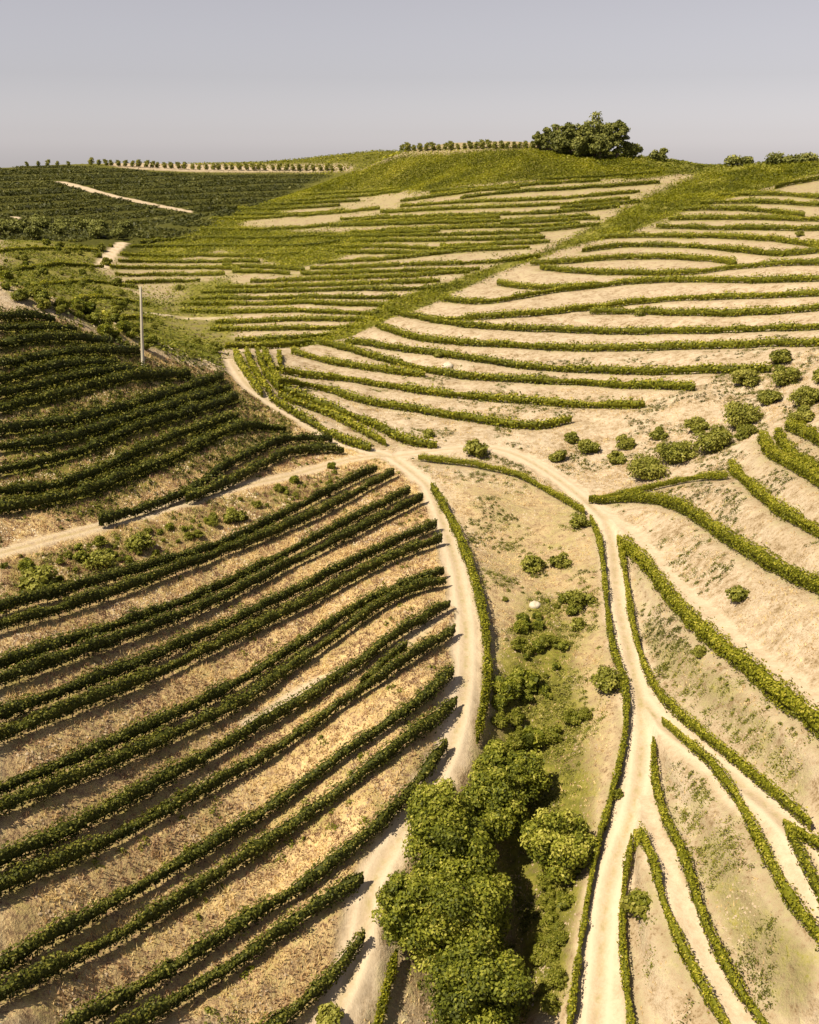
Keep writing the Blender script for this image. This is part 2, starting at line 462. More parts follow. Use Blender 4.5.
for r_, sgn in ((0.55, -1), (0.0, 0.6)):   # wheel ruts
    GZ2 -= 0.06 * (-sgn) * -1 * np.exp(-((qd - r_ * 1.3) / 0.25) ** 2) * (qid >= 0)

# ------------------------------------------------------------------ ground cover masks by area
def in_poly(x, y, poly):
    c = np.zeros(x.shape, bool)
    n_ = len(poly)
    for i in range(n_):
        x1, y1 = poly[i]; x2, y2 = poly[(i + 1) % n_]
        if y1 == y2: continue
        t = ((y1 > y) != (y2 > y)) & (x < (x2 - x1) * (y - y1) / (y2 - y1) + x1)
        c ^= t
    return c
def area(px, lift=0.0):
    q = np.vstack([np.linspace(px[i], px[(i + 1) % len(px)], 10, endpoint=False) for i in range(len(px))])
    return cast(q, lift)[:, :2]
AREAS = {
 'slope': [(0,1023),(0,310),(60,318),(110,340),(190,366),(228,372),(250,392),(300,420),(370,455),(400,470),(436,500),(452,560),(460,640),(455,700),(438,760),(395,830),(360,890),(350,960),(320,1023)],
 'gully': [(400,1023),(400,940),(380,880),(420,820),(470,760),(492,690),(488,620),(470,540),(440,478),(520,478),(584,515),(600,560),(604,640),(618,690),(615,750),(600,810),(585,880),(572,960),(565,1023)],
 'gully_green': [(480,1023),(520,960),(500,860),(500,760),(500,680),(520,620),(545,590),(575,640),(580,720),(590,800),(580,880),(565,960),(555,1023)],
 'pocket': [(146,288),(180,284),(232,276),(236,346),(222,350),(165,335),(150,312)],
 'band': [(88,160.5),(200,163.5),(352,165),(352,171.5),(200,172),(130,169)],
 'ridge': [(180,163),(300,158),(385,150),(412,151),(345,173),(300,178),(330,171),(200,165)],
 'weedy': [(640,600),(690,645),(740,690),(819,770),(819,812),(760,760),(705,715),(662,675),(640,640)],
 'weedy_low': [(675,760),(700,790),(735,850),(770,910),(819,965),(819,1023),(790,1023),(740,960),(705,890),(690,830)],
 'bank': [(0,562),(73,542),(146,523),(220,500),(290,483),(380,462),(376,466),(306,499),(234,533),(146,560),(0,600)],
 'spine': [(690,178),(645,198),(600,224),(548,250),(505,262),(445,284),(395,300),(352,325),(310,341),(230,343),(300,347),(345,339),(392,317),(436,302),(495,274),(560,250),(630,233),(694,207),(752,193),(819,170),(819,164),(750,168)],
 'crest': [(400,156),(540,148),(620,160),(690,172),(640,180),(560,178),(480,184),(420,192),(380,190),(330,190),(300,190),(340,178)],
 'spine_west': [(340,178),(290,190),(240,212),(180,240),(130,258),(160,262),(220,250),(300,268),(340,258),(400,230),(350,232),(300,232),(230,225),(290,210),(350,196)],
 'flank': [(105,280),(120,255),(240,212),(340,180),(420,200),(560,210),(500,262),(400,290),(260,300),(180,290)],
 'hollow': [(150,345),(150,310),(200,285),(300,275),(480,262),(430,300),(370,330),(300,347),(230,347)],
 'scrub': [(0,296),(0,236),(60,240),(120,244),(104,272),(150,300),(160,330),(220,348),(230,366),(190,362),(110,338),(60,312)],
 'skyline': [(536,158),(620,164),(700,176),(760,182),(819,176),(819,158),(690,160),(600,150)],
 'far': [(0,240),(0,172),(60,168),(100,171),(200,175),(330,175),(300,186),(240,214),(130,259),(104,250),(60,242)],
}
WP = {k: area(v) for k, v in AREAS.items()}
SOFT = {'gully_green': 26, 'gully': 18, 'weedy': 14, 'weedy_low': 14, 'scrub': 10}
MK = {k: blur(in_poly(GX, GY, WP[k]).astype(float), SOFT.get(k, 6)) for k in WP}
MK['far'] = np.maximum(MK['far'], blur(((GY > 395) & (GY < 800) & (GX < -0.20 * GY) & (GX > -420)).astype(float), 3) * (1 - np.clip(MK['flank'] + MK['spine_west'] + MK['scrub'], 0, 1)))
MK['upper_slope'] = blur(in_poly(GX, GY, area([(0,505),(0,310),(60,318),(110,340),(190,366),(228,372),(250,392),(300,425),(290,440),(180,480),(90,520)])).astype(float), 6)
big_n = fbm(GX / 14 + 3, GY / 14, 4)
dry = np.clip(MK['slope'] + 0.5 * MK['gully'], 0, 1)
green = 0.72 * MK['gully_green'] + 0.42 * MK['gully'] * (1 - MK['gully_green']) + 0.52 * MK['weedy'] + 0.50 * MK['weedy_low'] + 0.55 * MK['bank'] + 1.0 * MK['spine'] + 0.95 * MK['crest'] + 0.9 * MK['spine_west'] + 0.16 * MK['flank'] + 0.18 * MK['hollow'] + 0.66 * MK['scrub'] + 0.45 * MK['pocket'] + 1.0 * MK['far'] + 0.85 * MK['skyline']
green = np.clip(green, 0, 1)
green = np.maximum(green, 0.30 * MK['slope']) 
green = np.maximum(green, 0.29 + 0.17 * sstep(190, 330, np.hypot(GX, GY)))
green = np.maximum(green, 0.62 * MK['upper_slope'])
green = green * (1 - 0.75 * MK['band'])
far_all = sstep(420, 520, np.hypot(GX, GY))
green = np.maximum(green, 0.8 * far_all * (1 - MK['band']))
road = 1 - sstep(-0.35, 0.45, qd - hw - (fbm(GX / 2.2, GY / 2.2, 3) - 0.5) * 1.3)
road = road * np.where(np.isin(qid, [2, 12, 13, 14]), 0.55, 1.0)
rowg = np.exp(-(rd / 1.5) ** 2)
nT_, nR_ = GX.shape
V = np.stack([GX.ravel(), GY.ravel(), GZ2.ravel() + CZ], 1)
ii, jj = np.meshgrid(np.arange(nT_ - 1), np.arange(nR_ - 1), indexing='ij')
q0 = (ii * nR_ + jj).ravel()
FQ = np.stack([q0, q0 + 1, q0 + nR_ + 1, q0 + nR_], 1)[:, ::-1]

# ------------------------------------------------------------------ materials
def nmat(name):
    m = bpy.data.materials.new(name)
    m.use_nodes = True
    t = m.node_tree
    t.nodes.clear()
    return m, t, t.nodes, t.links
def N(ns, typ, **kw):
    x = ns.new(typ)
    for k, v in kw.items(): setattr(x, k, v)
    return x
def ramp(ns, stops):
    r = ns.new('ShaderNodeValToRGB')
    e = r.color_ramp.elements
    while len(e) < len(stops): e.new(0.5)
    for el, (p, c) in zip(e, stops):
        el.position = p; el.color = (*c, 1)
    return r
def mixc(ns, ls, fac, a, b):
    m = ns.new('ShaderNodeMix'); m.data_type = 'RGBA'
    if isinstance(fac, float): m.inputs['Factor'].default_value = fac
    else: ls.new(fac, m.inputs['Factor'])
    for k, x in (('A', a), ('B', b)):
        if isinstance(x, tuple): m.inputs[k].default_value = (*x, 1)
        else: ls.new(x, m.inputs[k])
    return m.outputs['Result']
def math_(ns, ls, op, a, b=0.0, clamp=False):
    m = ns.new('ShaderNodeMath'); m.operation = op; m.use_clamp = clamp
    for k, x in enumerate((a, b)):
        if isinstance(x, (int, float)): m.inputs[k].default_value = x
        else: ls.new(x, m.inputs[k])
    return m.outputs[0]

gm, t, ns, ls = nmat('hillside_ground')
geo = N(ns, 'ShaderNodeNewGeometry')
def noise(scale, detail=5.0, rough=0.6, dist=0.0):
    x = N(ns, 'ShaderNodeTexNoise')
    x.inputs['Scale'].default_value = scale; x.inputs['Detail'].default_value = detail
    x.inputs['Roughness'].default_value = rough; x.inputs['Distortion'].default_value = dist
    ls.new(geo.outputs['Position'], x.inputs['Vector'])
    return x.outputs['Fac']
def attr(name):
    x = N(ns, 'ShaderNodeAttribute'); x.attribute_name = name
    return x.outputs['Fac']
n_big, n_mid, n_small, n_fine = noise(0.06, 6), noise(0.35, 6, 0.65), noise(1.3, 5, 0.65), noise(5.0, 4, 0.7)
soil = ramp(ns, [(0.41, (0.19, 0.135, 0.075)), (0.46, (0.32, 0.245, 0.160)), (0.525, (0.41, 0.33, 0.245)), (0.60, (0.55, 0.465, 0.375))])
sv = math_(ns, ls, 'ADD', math_(ns, ls, 'MULTIPLY', n_mid, 0.34), math_(ns, ls, 'ADD', math_(ns, ls, 'MULTIPLY', n_small, 0.38), math_(ns, ls, 'MULTIPLY', n_fine, 0.28)))
ls.new(sv, soil.inputs[0])
dryc = ramp(ns, [(0.38, (0.17, 0.105, 0.070)), (0.46, (0.36, 0.25, 0.140)), (0.53, (0.52, 0.385, 0.195)), (0.62, (0.64, 0.51, 0.28))])
dv_ = math_(ns, ls, 'ADD', math_(ns, ls, 'MULTIPLY', n_small, 0.5), math_(ns, ls, 'MULTIPLY', n_fine, 0.5))
ls.new(dv_, dryc.inputs[0])
grc = ramp(ns, [(0.34, (0.045, 0.046, 0.008)), (0.45, (0.110, 0.110, 0.018)), (0.55, (0.185, 0.172, 0.035)), (0.68, (0.31, 0.265, 0.09))])
gv_ = math_(ns, ls, 'ADD', math_(ns, ls, 'MULTIPLY', n_mid, 0.5), math_(ns, ls, 'MULTIPLY', n_small, 0.5))
ls.new(gv_, grc.inputs[0])
roadc = ramp(ns, [(0.36, (0.33, 0.255, 0.175)), (0.5, (0.43, 0.345, 0.255)), (0.64, (0.51, 0.42, 0.32))])
ls.new(sv, roadc.inputs[0])
c = mixc(ns, ls, attr('dry'), soil.outputs[0], dryc.outputs[0])
# green breaks up by patches: cover = clamp((attr - (1 - noise)) * k)
gn = math_(ns, ls, 'ADD', math_(ns, ls, 'MULTIPLY', n_mid, 0.4), math_(ns, ls, 'ADD', math_(ns, ls, 'MULTIPLY', n_small, 0.3), math_(ns, ls, 'MULTIPLY', n_fine, 0.3)))
ga = math_(ns, ls, 'ADD', attr('green'), math_(ns, ls, 'MULTIPLY', attr('rowg'), 0.16))
cov = math_(ns, ls, 'MULTIPLY', math_(ns, ls, 'SUBTRACT', math_(ns, ls, 'ADD', math_(ns, ls, 'MULTIPLY', ga, 0.62), gn), 0.72), 5.0, True)
c = mixc(ns, ls, cov, c, grc.outputs[0])
farc = ramp(ns, [(0.35, (0.036, 0.038, 0.007)), (0.6, (0.075, 0.075, 0.014)), (0.75, (0.13, 0.12, 0.03))])  # far hill ground darkened: its backlit shade is put into the colour
ls.new(gv_, farc.inputs[0])
c = mixc(ns, ls, attr('far'), c, farc.outputs[0])
c = mixc(ns, ls, attr('road'), c, roadc.outputs[0])
med = math_(ns, ls, 'MULTIPLY', attr('median'), math_(ns, ls, 'MULTIPLY', math_(ns, ls, 'SUBTRACT', n_small, 0.38), 3.0, True), True)
c = mixc(ns, ls, med, c, (0.24, 0.20, 0.085))
c = mixc(ns, ls, attr('rut'), c, (0.49, 0.41, 0.315))
bs = N(ns, 'ShaderNodeBsdfPrincipled')
bs.inputs['Roughness'].default_value = 0.95
bs.inputs['Specular IOR Level'].default_value = 0.1
ls.new(c, bs.inputs['Base Color'])
bm_ = N(ns, 'ShaderNodeBump')
bm_.inputs['Strength'].default_value = 0.7
bm_.inputs['Distance'].default_value = 0.35
hb = math_(ns, ls, 'MULTIPLY', math_(ns, ls, 'ADD', n_small, math_(ns, ls, 'MULTIPLY', n_fine, 0.6)), math_(ns, ls, 'SUBTRACT', 1.0, math_(ns, ls, 'MULTIPLY', attr('road'), 0.75)))
ls.new(hb, bm_.inputs['Height'])
ls.new(bm_.outputs[0], bs.inputs['Normal'])
ls.new(bs.outputs[0], N(ns, 'ShaderNodeOutputMaterial').inputs['Surface'])

ground = mesh_np('ground', V, FQ, gm, smooth=True)
for nm, arr in (('dry', dry), ('green', green), ('road', road), ('rowg', rowg), ('median', np.exp(-(qd / 0.30) ** 2) * (hw > 1.2) * 1.0), ('rut', np.exp(-((qd - 0.75) / 0.22) ** 2) * (hw > 1.2) * 0.8), ('far', np.clip(MK['far'] + 0.5 * far_all, 0, 1) * (1 - MK['band']))):
    a_ = ground.data.attributes.new(nm, 'FLOAT', 'POINT')
    a_.data.foreach_set('value', arr.ravel().astype(np.float32))
tag(ground, 'terraced hills of pale earth and dry grass', 'ground', None, 'structure')

def leaf_mat(name, stops, trans=0.35):
    m, t, ns, ls = nmat(name)
    a = N(ns, 'ShaderNodeAttribute'); a.attribute_name = 'tint'
    oi = N(ns, 'ShaderNodeObjectInfo')
    r = ramp(ns, stops)
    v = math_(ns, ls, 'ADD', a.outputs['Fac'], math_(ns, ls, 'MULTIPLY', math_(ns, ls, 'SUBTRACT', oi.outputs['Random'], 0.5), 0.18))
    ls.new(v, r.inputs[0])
    d_ = N(ns, 'ShaderNodeBsdfPrincipled'); d_.inputs['Roughness'].default_value = 0.6; d_.inputs['Specular IOR Level'].default_value = 0.25
    ls.new(r.outputs[0], d_.inputs['Base Color'])
    tr = N(ns, 'ShaderNodeBsdfTranslucent')
    br = N(ns, 'ShaderNodeHueSaturation'); br.inputs['Value'].default_value = 1.5; br.inputs['Saturation'].default_value = 1.05
    ls.new(r.outputs[0], br.inputs['Color']); ls.new(br.outputs[0], tr.inputs[0])
    mx = N(ns, 'ShaderNodeMixShader'); mx.inputs[0].default_value = trans
    ls.new(d_.outputs[0], mx.inputs[1]); ls.new(tr.outputs[0], mx.inputs[2])
    ls.new(mx.outputs[0], N(ns, 'ShaderNodeOutputMaterial').inputs['Surface'])
    return m
M_vine_shade = leaf_mat('vine_leaves_painted_shade', [(0.0, (0.022, 0.026, 0.004)), (0.45, (0.060, 0.070, 0.008)), (0.75, (0.125, 0.130, 0.016)), (1.0, (0.24, 0.22, 0.04))], 0.25)  # same vine leaf, with the left rows' backlit shade painted into the tone
M_vine = leaf_mat('vine_leaves_painted_sun', [(0.0, (0.060, 0.068, 0.004)), (0.5, (0.185, 0.190, 0.010)), (0.8, (0.30, 0.285, 0.02)), (1.0, (0.42, 0.37, 0.06))], 0.3)  # same vine leaf in yellow green, with sunlight painted into the tone
M_far = leaf_mat('far_vine_leaves_painted_shade', [(0.0, (0.022, 0.026, 0.005)), (0.5, (0.062, 0.068, 0.012)), (1.0, (0.14, 0.135, 0.03))], 0.2)  # dark tone carries the far hill's backlit shade
M_tree = leaf_mat('tree_leaves', [(0.0, (0.030, 0.038, 0.005)), (0.42, (0.105, 0.124, 0.011)), (0.72, (0.235, 0.244, 0.024)), (1.0, (0.44, 0.41, 0.09))], 0.3)
M_olive = leaf_mat('olive_leaves', [(0.0, (0.060, 0.068, 0.008)), (0.5, (0.170, 0.175, 0.020)), (1.0, (0.33, 0.31, 0.07))], 0.2)
M_wood = leaf_mat('far_tree_leaves', [(0.0, (0.055, 0.064, 0.014)), (0.5, (0.135, 0.145, 0.030)), (1.0, (0.27, 0.27, 0.07))], 0.2)
M_weed = leaf_mat('weed_leaves', [(0.0, (0.055, 0.065, 0.006)), (0.5, (0.165, 0.175, 0.015)), (1.0, (0.33, 0.30, 0.07))], 0.3)
M_scrub = leaf_mat('scrub_leaves', [(0.0, (0.045, 0.046, 0.010)), (0.5, (0.145, 0.150, 0.022)), (0.8, (0.25, 0.24, 0.04)), (1.0, (0.36, 0.31, 0.12))], 0.25)
M_dry = leaf_mat('dry_grass_blades', [(0.0, (0.20, 0.115, 0.080)), (0.35, (0.42, 0.28, 0.165)), (0.7, (0.60, 0.455, 0.225)), (1.0, (0.72, 0.60, 0.32))], 0.3)
def bark(name, c1, c2, sc=9.0):
    m, t, ns, ls = nmat(name)
    x = N(ns, 'ShaderNodeTexNoise'); x.inputs['Scale'].default_value = sc; x.inputs['Detail'].default_value = 5
    r = ramp(ns, [(0.35, c1), (0.65, c2)]); ls.new(x.outputs['Fac'], r.inputs[0])
    b = N(ns, 'ShaderNodeBsdfPrincipled'); b.inputs['Roughness'].default_value = 0.9
    ls.new(r.outputs[0], b.inputs['Base Color'])
    bp = N(ns, 'ShaderNodeBump'); bp.inputs['Strength'].default_value = 0.5; ls.new(x.outputs['Fac'], bp.inputs['Height']); ls.new(bp.outputs[0], b.inputs['Normal'])
    ls.new(b.outputs[0], N(ns, 'ShaderNodeOutputMaterial').inputs['Surface'])
    return m
M_bark = bark('bark', (0.05, 0.035, 0.022), (0.13, 0.09, 0.06))
M_conc = bark('weathered_concrete', (0.40, 0.36, 0.29), (0.58, 0.53, 0.44), 4)
M_rock = bark('pale_rock', (0.38, 0.33, 0.26), (0.60, 0.54, 0.45), 3)
M_metal = bark('galvanised_metal', (0.25, 0.25, 0.25), (0.40, 0.40, 0.39), 6)

# ------------------------------------------------------------------ foliage builders
def leaves(Pc, Nn, size, squash=0.75):
    """one bent-free leaf face per point, turned to its normal: returns vertices and quads"""
    m = len(Pc)
    Nn = Nn / (np.linalg.norm(Nn, axis=1, keepdims=True) + 1e-9)
    a = rng.normal(size=(m, 3))
    U = np.cross(Nn, a); U /= np.linalg.norm(U, axis=1, keepdims=True) + 1e-9
    Wd = np.cross(Nn, U)
    s = (np.asarray(size) * (0.65 + 0.7 * rng.random(m)))[:, None] * 0.5
    q = np.stack([Pc - U * s * 1.25, Pc - Wd * s * squash, Pc + U * s * 1.25, Pc + Wd * s * squash], 1)
    return q.reshape(-1, 3), np.arange(m * 4).reshape(m, 4)
def ground_z(x, y): return gsample(GZ2, x, y) + CZ

def tube_np(path, rad, k=6):
    path = np.asarray(path, float); m = len(path)
    tg = np.gradient(path, axis=0); tg /= np.linalg.norm(tg, axis=1, keepdims=True) + 1e-9
    ref = np.where(np.abs(tg[:, 2:3]) > 0.8, np.array([[1.0, 0, 0]]), np.array([[0, 0, 1.0]]))
    u = np.cross(tg, ref); u /= np.linalg.norm(u, axis=1, keepdims=True); v = np.cross(tg, u)
    an = np.arange(k) / k * 2 * math.pi
    ring = path[:, None] + (np.cos(an)[None, :, None] * u[:, None] + np.sin(an)[None, :, None] * v[:, None]) * np.asarray(rad)[:, None, None]
    Vv = ring.reshape(-1, 3)
    F_ = [[i * k + j, i * k + (j + 1) % k, (i + 1) * k + (j + 1) % k, (i + 1) * k + j] for i in range(m - 1) for j in range(k)]
    T_ = [[(m - 1) * k, (m - 1) * k + j, (m - 1) * k + j + 1] for j in range(1, k - 1)]
    return Vv, np.array(F_), np.array(T_)
def join(parts):
    Vs, Fs, Ts, o = [], [], [], 0
    for v, f, t_ in parts:
        Vs.append(v)
        if f is not None and len(f): Fs.append(np.asarray(f) + o)
        if t_ is not None and len(t_): Ts.append(np.asarray(t_) + o)
        o += len(v)
    return np.vstack(Vs), (np.vstack(Fs) if Fs else None), (np.vstack(Ts) if Ts else None)

def vine_row(L, style, label, group, seed):
    hw_, zb, zt, ls_, den, _ = STYLE[style]
    seg = np.linalg.norm(np.diff(L, axis=0), axis=1)
    s_ = np.concatenate([[0], np.cumsum(seg)]); tot = s_[-1]
    mid_ = L[len(L) // 2]
    base = np.array([mid_[0], mid_[1], ground_z(mid_[0], mid_[1])])
    tg = np.gradient(L, axis=0); tg /= np.linalg.norm(tg, axis=1, keepdims=True) + 1e-9
    def at(s):
        x = np.interp(s, s_, L[:, 0]); y = np.interp(s, s_, L[:, 1])
        tx = np.interp(s, s_, tg[:, 0]); ty = np.interp(s, s_, tg[:, 1])
        l_ = np.hypot(tx, ty) + 1e-9
        return x, y, ty / l_, -tx / l_          # point and the side direction
    def shape(s):   # uneven outline along the row
        k = 1.0 if style in ('near', 'thin', 'upper', 'wide') else 0.6
        wv = 0.62 + 0.76 * fbm(s / 1.6 * k + seed * 7.7, s * 0 + seed, 3)
        hv = 0.66 + 0.66 * fbm(s / 2.3 * k + seed * 3.1, s * 0 + seed + 40, 3)
        pk = np.floor(s / 1.25 + 0.25 * vnoise(s * 0.7, s * 0 + seed)).astype(int)
        hp_ = _lat[(pk * 7 + seed * 31) & 255, (seed * 13) & 255]; wp_ = _lat[(pk * 5 + seed * 17) & 255, (seed * 29 + 3) & 255]
        if k == 1.0:
            hv = hv * (0.78 + 0.42 * hp_); wv = wv * (0.76 + 0.5 * wp_)
        gap = fbm(s / 3.5 * k + seed * 5.3, s * 0 + seed + 90, 2)
        e = np.clip(np.minimum(s, tot - s) / 0.8, 0.25, 1)
        th_ = 0.35 + 0.65 * sstep(0.24, 0.44, gap)
        hv = hv * th_ * e ** 0.5; wv = wv * (0.35 + 0.65 * th_)
        return wv * e, hv
    m = int(tot * den)
    s = rng.random(m) * tot
    x, y, nx, ny = at(s)
    wv, hv = shape(s)
    an = rng.random(m) * 2 * math.pi
    ca, sa = np.cos(an), np.sin(an)
    p = 0.62
    rr_ = 0.80 + 0.3 * rng.random(m) + 0.45 * (rng.random(m) > 0.93)
    lat = np.sign(ca) * np.abs(ca) ** p * hw_ * wv * rr_
    zc, zh = (zb + zt) / 2, (zt - zb) / 2
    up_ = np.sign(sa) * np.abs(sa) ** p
    zz = zc + up_ * zh * rr_
    zz = np.where(zz > zc, zc + (zz - zc) * hv * 1.15, zz)
    px_, py_ = x + nx * lat, y + ny * lat
    gz = ground_z(px_, py_)
    Pc = np.stack([px_, py_, gz + np.maximum(zz, 0.08)], 1) - base
    Nn = np.stack([nx * ca * 1.0, ny * ca * 1.0, sa * 0.9 + 0.35], 1) + rng.normal(size=(m, 3)) * 0.6
    Vl, Fl = leaves(Pc, Nn, ls_)
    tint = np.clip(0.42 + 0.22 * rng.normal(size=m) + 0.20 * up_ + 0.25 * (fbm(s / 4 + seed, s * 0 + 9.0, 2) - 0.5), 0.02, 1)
    # inner mass of the row
    st = 0.5 if style not in ('far', 'fine') else 1.2
    sc_ = np.linspace(0, tot, max(4, int(tot / st)))
    x, y, nx, ny = at(sc_); wv, hv = shape(sc_)
    k = 8
    rings = []
    for j in range(k):
        a = j / k * 2 * math.pi
        ca, sa = math.cos(a), math.sin(a)
        lt = np.sign(ca) * abs(ca) ** p * hw_ * wv * 0.66
        z_ = zc + np.sign(sa) * abs(sa) ** p * zh * 0.72 * (hv if sa > 0 else 1)
        X, Y = x + nx * lt, y + ny * lt
        rings.append(np.stack([X, Y, ground_z(X, Y) + z_], 1))
    rg = np.stack(rings, 1) + rng.normal(size=(len(sc_), k, 3)) * 0.05
    Vc = rg.reshape(-1, 3) - base
    i0, j0 = np.meshgrid(np.arange(len(sc_) - 1), np.arange(k), indexing='ij')
    a0 = (i0 * k + j0).ravel(); a1 = (i0 * k + (j0 + 1) % k).ravel()
    Fc = np.stack([a0, a1, a1 + k, a0 + k], 1)
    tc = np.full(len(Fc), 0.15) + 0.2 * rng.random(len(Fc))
    Vv = np.vstack([Vc, Vl]); Ff = np.vstack([Fc, Fl + len(Vc)])
    mat = M_vine_shade if style in ('near', 'upper') and group in (G1, G2) else M_vine
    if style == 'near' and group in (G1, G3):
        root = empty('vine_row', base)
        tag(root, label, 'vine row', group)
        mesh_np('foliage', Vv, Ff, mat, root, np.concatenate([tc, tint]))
        ss = np.arange(0.5, tot, 1.2) ; ss = ss + rng.normal(size=len(ss)) * 0.1
        x, y, nx, ny = at(ss)
        pts = []
        for a, b in zip(x, y):
            g = ground_z(a, b)
            pts.append(tube_np(np.array([(a, b, g - 0.1), (a + 0.05, b, g + 0.4), (a, b + 0.04, g + 0.8)]) - base, [0.05, 0.04, 0.035], 4))
        v_, f_2, t_2 = join(pts)
        so = mesh_np('stems', v_, f_2, M_bark, root, tri=t_2)
        so['kind'] = 'stuff'
    else:
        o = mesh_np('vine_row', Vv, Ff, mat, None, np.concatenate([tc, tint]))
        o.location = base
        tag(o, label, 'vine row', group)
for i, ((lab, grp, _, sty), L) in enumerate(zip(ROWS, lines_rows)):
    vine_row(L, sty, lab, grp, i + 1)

def crown_np(h0, h1, rad, nleaf, lsize, nlobe=14, lob=0.42, seed=0, flat=0.8):
    """leaf clumps spread through a crown between heights h0 and h1"""
    r_ = np.random.default_rng(1000 + seed)
    C = []
    hh = (h1 - h0) / 2; cz = (h1 + h0) / 2
    for k in range(nlobe):
        v = r_.normal(size=3); v /= np.linalg.norm(v)
        q = r_.random() ** 0.4 * 0.72
        c_ = np.array([v[0] * rad * q, v[1] * rad * q, cz + v[2] * hh * q])
        C.append((c_, rad * lob * (0.7 + 0.6 * r_.random())))
    per = nleaf // nlobe
    Ps, Ns, Ti = [], [], []
    for c_, rl in C:
        v = r_.normal(size=(per, 3)); v /= np.linalg.norm(v, axis=1, keepdims=True)
        v[:, 2] = np.where(v[:, 2] < -0.5, -v[:, 2], v[:, 2])
        bump = 0.8 + 0.5 * fbm(v[:, 0] * 2.3 + c_[0], v[:, 1] * 2.3 + v[:, 2] * 1.7 + c_[1], 2)
        rr2 = rl * bump * (0.50 + 0.68 * r_.random(per))
        Ps.append(c_ + v * rr2[:, None] * np.array([1, 1, flat]))
        Ns.append(v + np.array([0, 0, 0.35]) + r_.normal(size=(per, 3)) * 0.65)
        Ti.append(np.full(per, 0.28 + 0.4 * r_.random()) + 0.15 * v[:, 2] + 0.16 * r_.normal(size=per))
    Pc = np.vstack(Ps)
    Pc[:, 2] = np.maximum(Pc[:, 2], 0.08)
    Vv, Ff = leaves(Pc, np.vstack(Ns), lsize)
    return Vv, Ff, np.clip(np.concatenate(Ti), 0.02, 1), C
def trunk_np(h, r0, C, seed):
    r_ = np.random.default_rng(500 + seed)
    k = np.array([(0, 0, -0.3), (0.05 * h, 0.02 * h, h * 0.35), (0.02 * h, 0.05 * h, h * 0.7), (0, 0, h)])
    pts = [tube_np(k * 1.0, [r0 * 1.3, r0, r0 * 0.75, r0 * 0.3], 7)]
    for c_, rl in C[:9]:
        b = k[1] * 0.5 + k[2] * 0.5
        pts.append(tube_np([b * 0.9, b * 0.45 + c_ * 0.55 + r_.normal(size=3) * 0.1 * rl, c_], [r0 * 0.5, r0 * 0.33, r0 * 0.12], 5))
    return join(pts)
def tree(name, loc, h, rad, label, cat, group, mat, nleaf, lsize, seed, h0=0.25, nlobe=14, lob=0.42, trunk_r=None):
    root = empty(name, loc)
    tag(root, label, cat, group)
    v, f, ti, C = crown_np(h * h0, h, rad, nleaf, lsize, nlobe, lob, seed)
    mesh_np('crown', v, f, mat, root, ti)
    v, f, t_ = trunk_np(h * 0.75, trunk_r or h * 0.03, C, seed)
    mesh_np('trunk', v, f, M_bark, root, tri=t_)
    root.rotation_euler.z = random.random() * 6.28
    return root
def copy_tree(o, loc, sc, rz, label=None):
    c_ = o.copy(); col.objects.link(c_)
    c_.location = loc; c_.scale = (sc, sc, sc); c_.rotation_euler.z = rz
    for ch in o.children:
        d_ = ch.copy(); col.objects.link(d_); d_.parent = c_
    if label: c_['label'] = label
    return c_
def foot(u, v, lift=0.0):
    p = cast([(u, v)], lift, GZ2)[0]
    return (p[0], p[1], ground_z(p[0], p[1]))
def dist(p): return math.sqrt(p[0] ** 2 + p[1] ** 2 + (p[2] - CZ) ** 2)

# gully trees: foot of the trunk in the picture, height, crown radius
GT = 'leafy trees crowded in the gully'
for (u, v, h, r, n_, lab) in [
   (462, 990, 12.5, 5.0, 26000, 'tallest leafy green tree in the gully, casting the black shadow'),
   (478, 1062, 10.5, 4.2, 20000, 'leafy green tree cut by the bottom edge below the tallest tree'),
   (410, 955, 8.0, 2.9, 12000, 'smaller rounded tree leaning over the road left of tallest tree'),
   (452, 915, 10.0, 4.0, 20000, 'leafy tree wedged between the tallest tree and the road bend'),
   (440, 862, 7.6, 3.3, 16000, 'bushy tree at the road bend above the tallest tree'),
   (490, 846, 7.5, 3.4, 15000, 'broad yellow green tree in mid gully behind the tallest tree'),
   (556, 882, 6.8, 3.1, 13000, 'round dense tree on the right side of gully near pale road'),
   (520, 800, 5.0, 2.8, 10000, 'spreading tree left of the pale road, high in the tree clump'),
   (494, 788, 4.4, 2.3, 8000, 'low tree beside the road bend at top of the tree clump')]:
    tree('leafy_tree', foot(u, v), h, r, lab, 'tree', GT, M_tree, int(n_ * 1.7), 0.22, int(u), 0.03, 80, 0.22, 0.22)

# olive plot
GO = 'olive bushes on the bare plot'
olive = [(557,460,18,'pale small olive bush at the left end of the bare olive plot'),(588,452,22,'round olive bush second from left in the bare plot'),(571,442,15,'dull sparse olive bush behind the two leftmost ones'),
 (625,447,21,'round olive bush behind the two-bush pair on the bare plot'),(616,463,20,'small dark olive bush left of the large low one'),(658,438,17,'little olive bush standing alone behind the large pair'),
 (646,478,40,'largest low olive bush at the front of the plot'),(675,462,42,'wide low olive bush behind the front large one'),(697,431,23,'upright pale olive bush left of the tall clump'),
 (713,450,44,'wide olive bush in the middle of the right half of plot'),(742,424,40,'broad olive bush behind and right of the middle one'),(744,438,24,'small olive bush touching the broad one in front'),
 (744,384,28,'dark olive bush at the far end of last terrace row'),(784,384,34,'tall dark olive bush, biggest at back of the plot'),(770,403,22,'small olive bush between back dark ones and right edge'),
 (781,363,22,'pale olive bush at the very back behind tall dark one'),(808,404,34,'wide flat olive bush near the right picture edge'),(800,422,26,'olive bush at the top of the short forked vines'),(822,382,24,'olive bush cut by the right picture edge')]
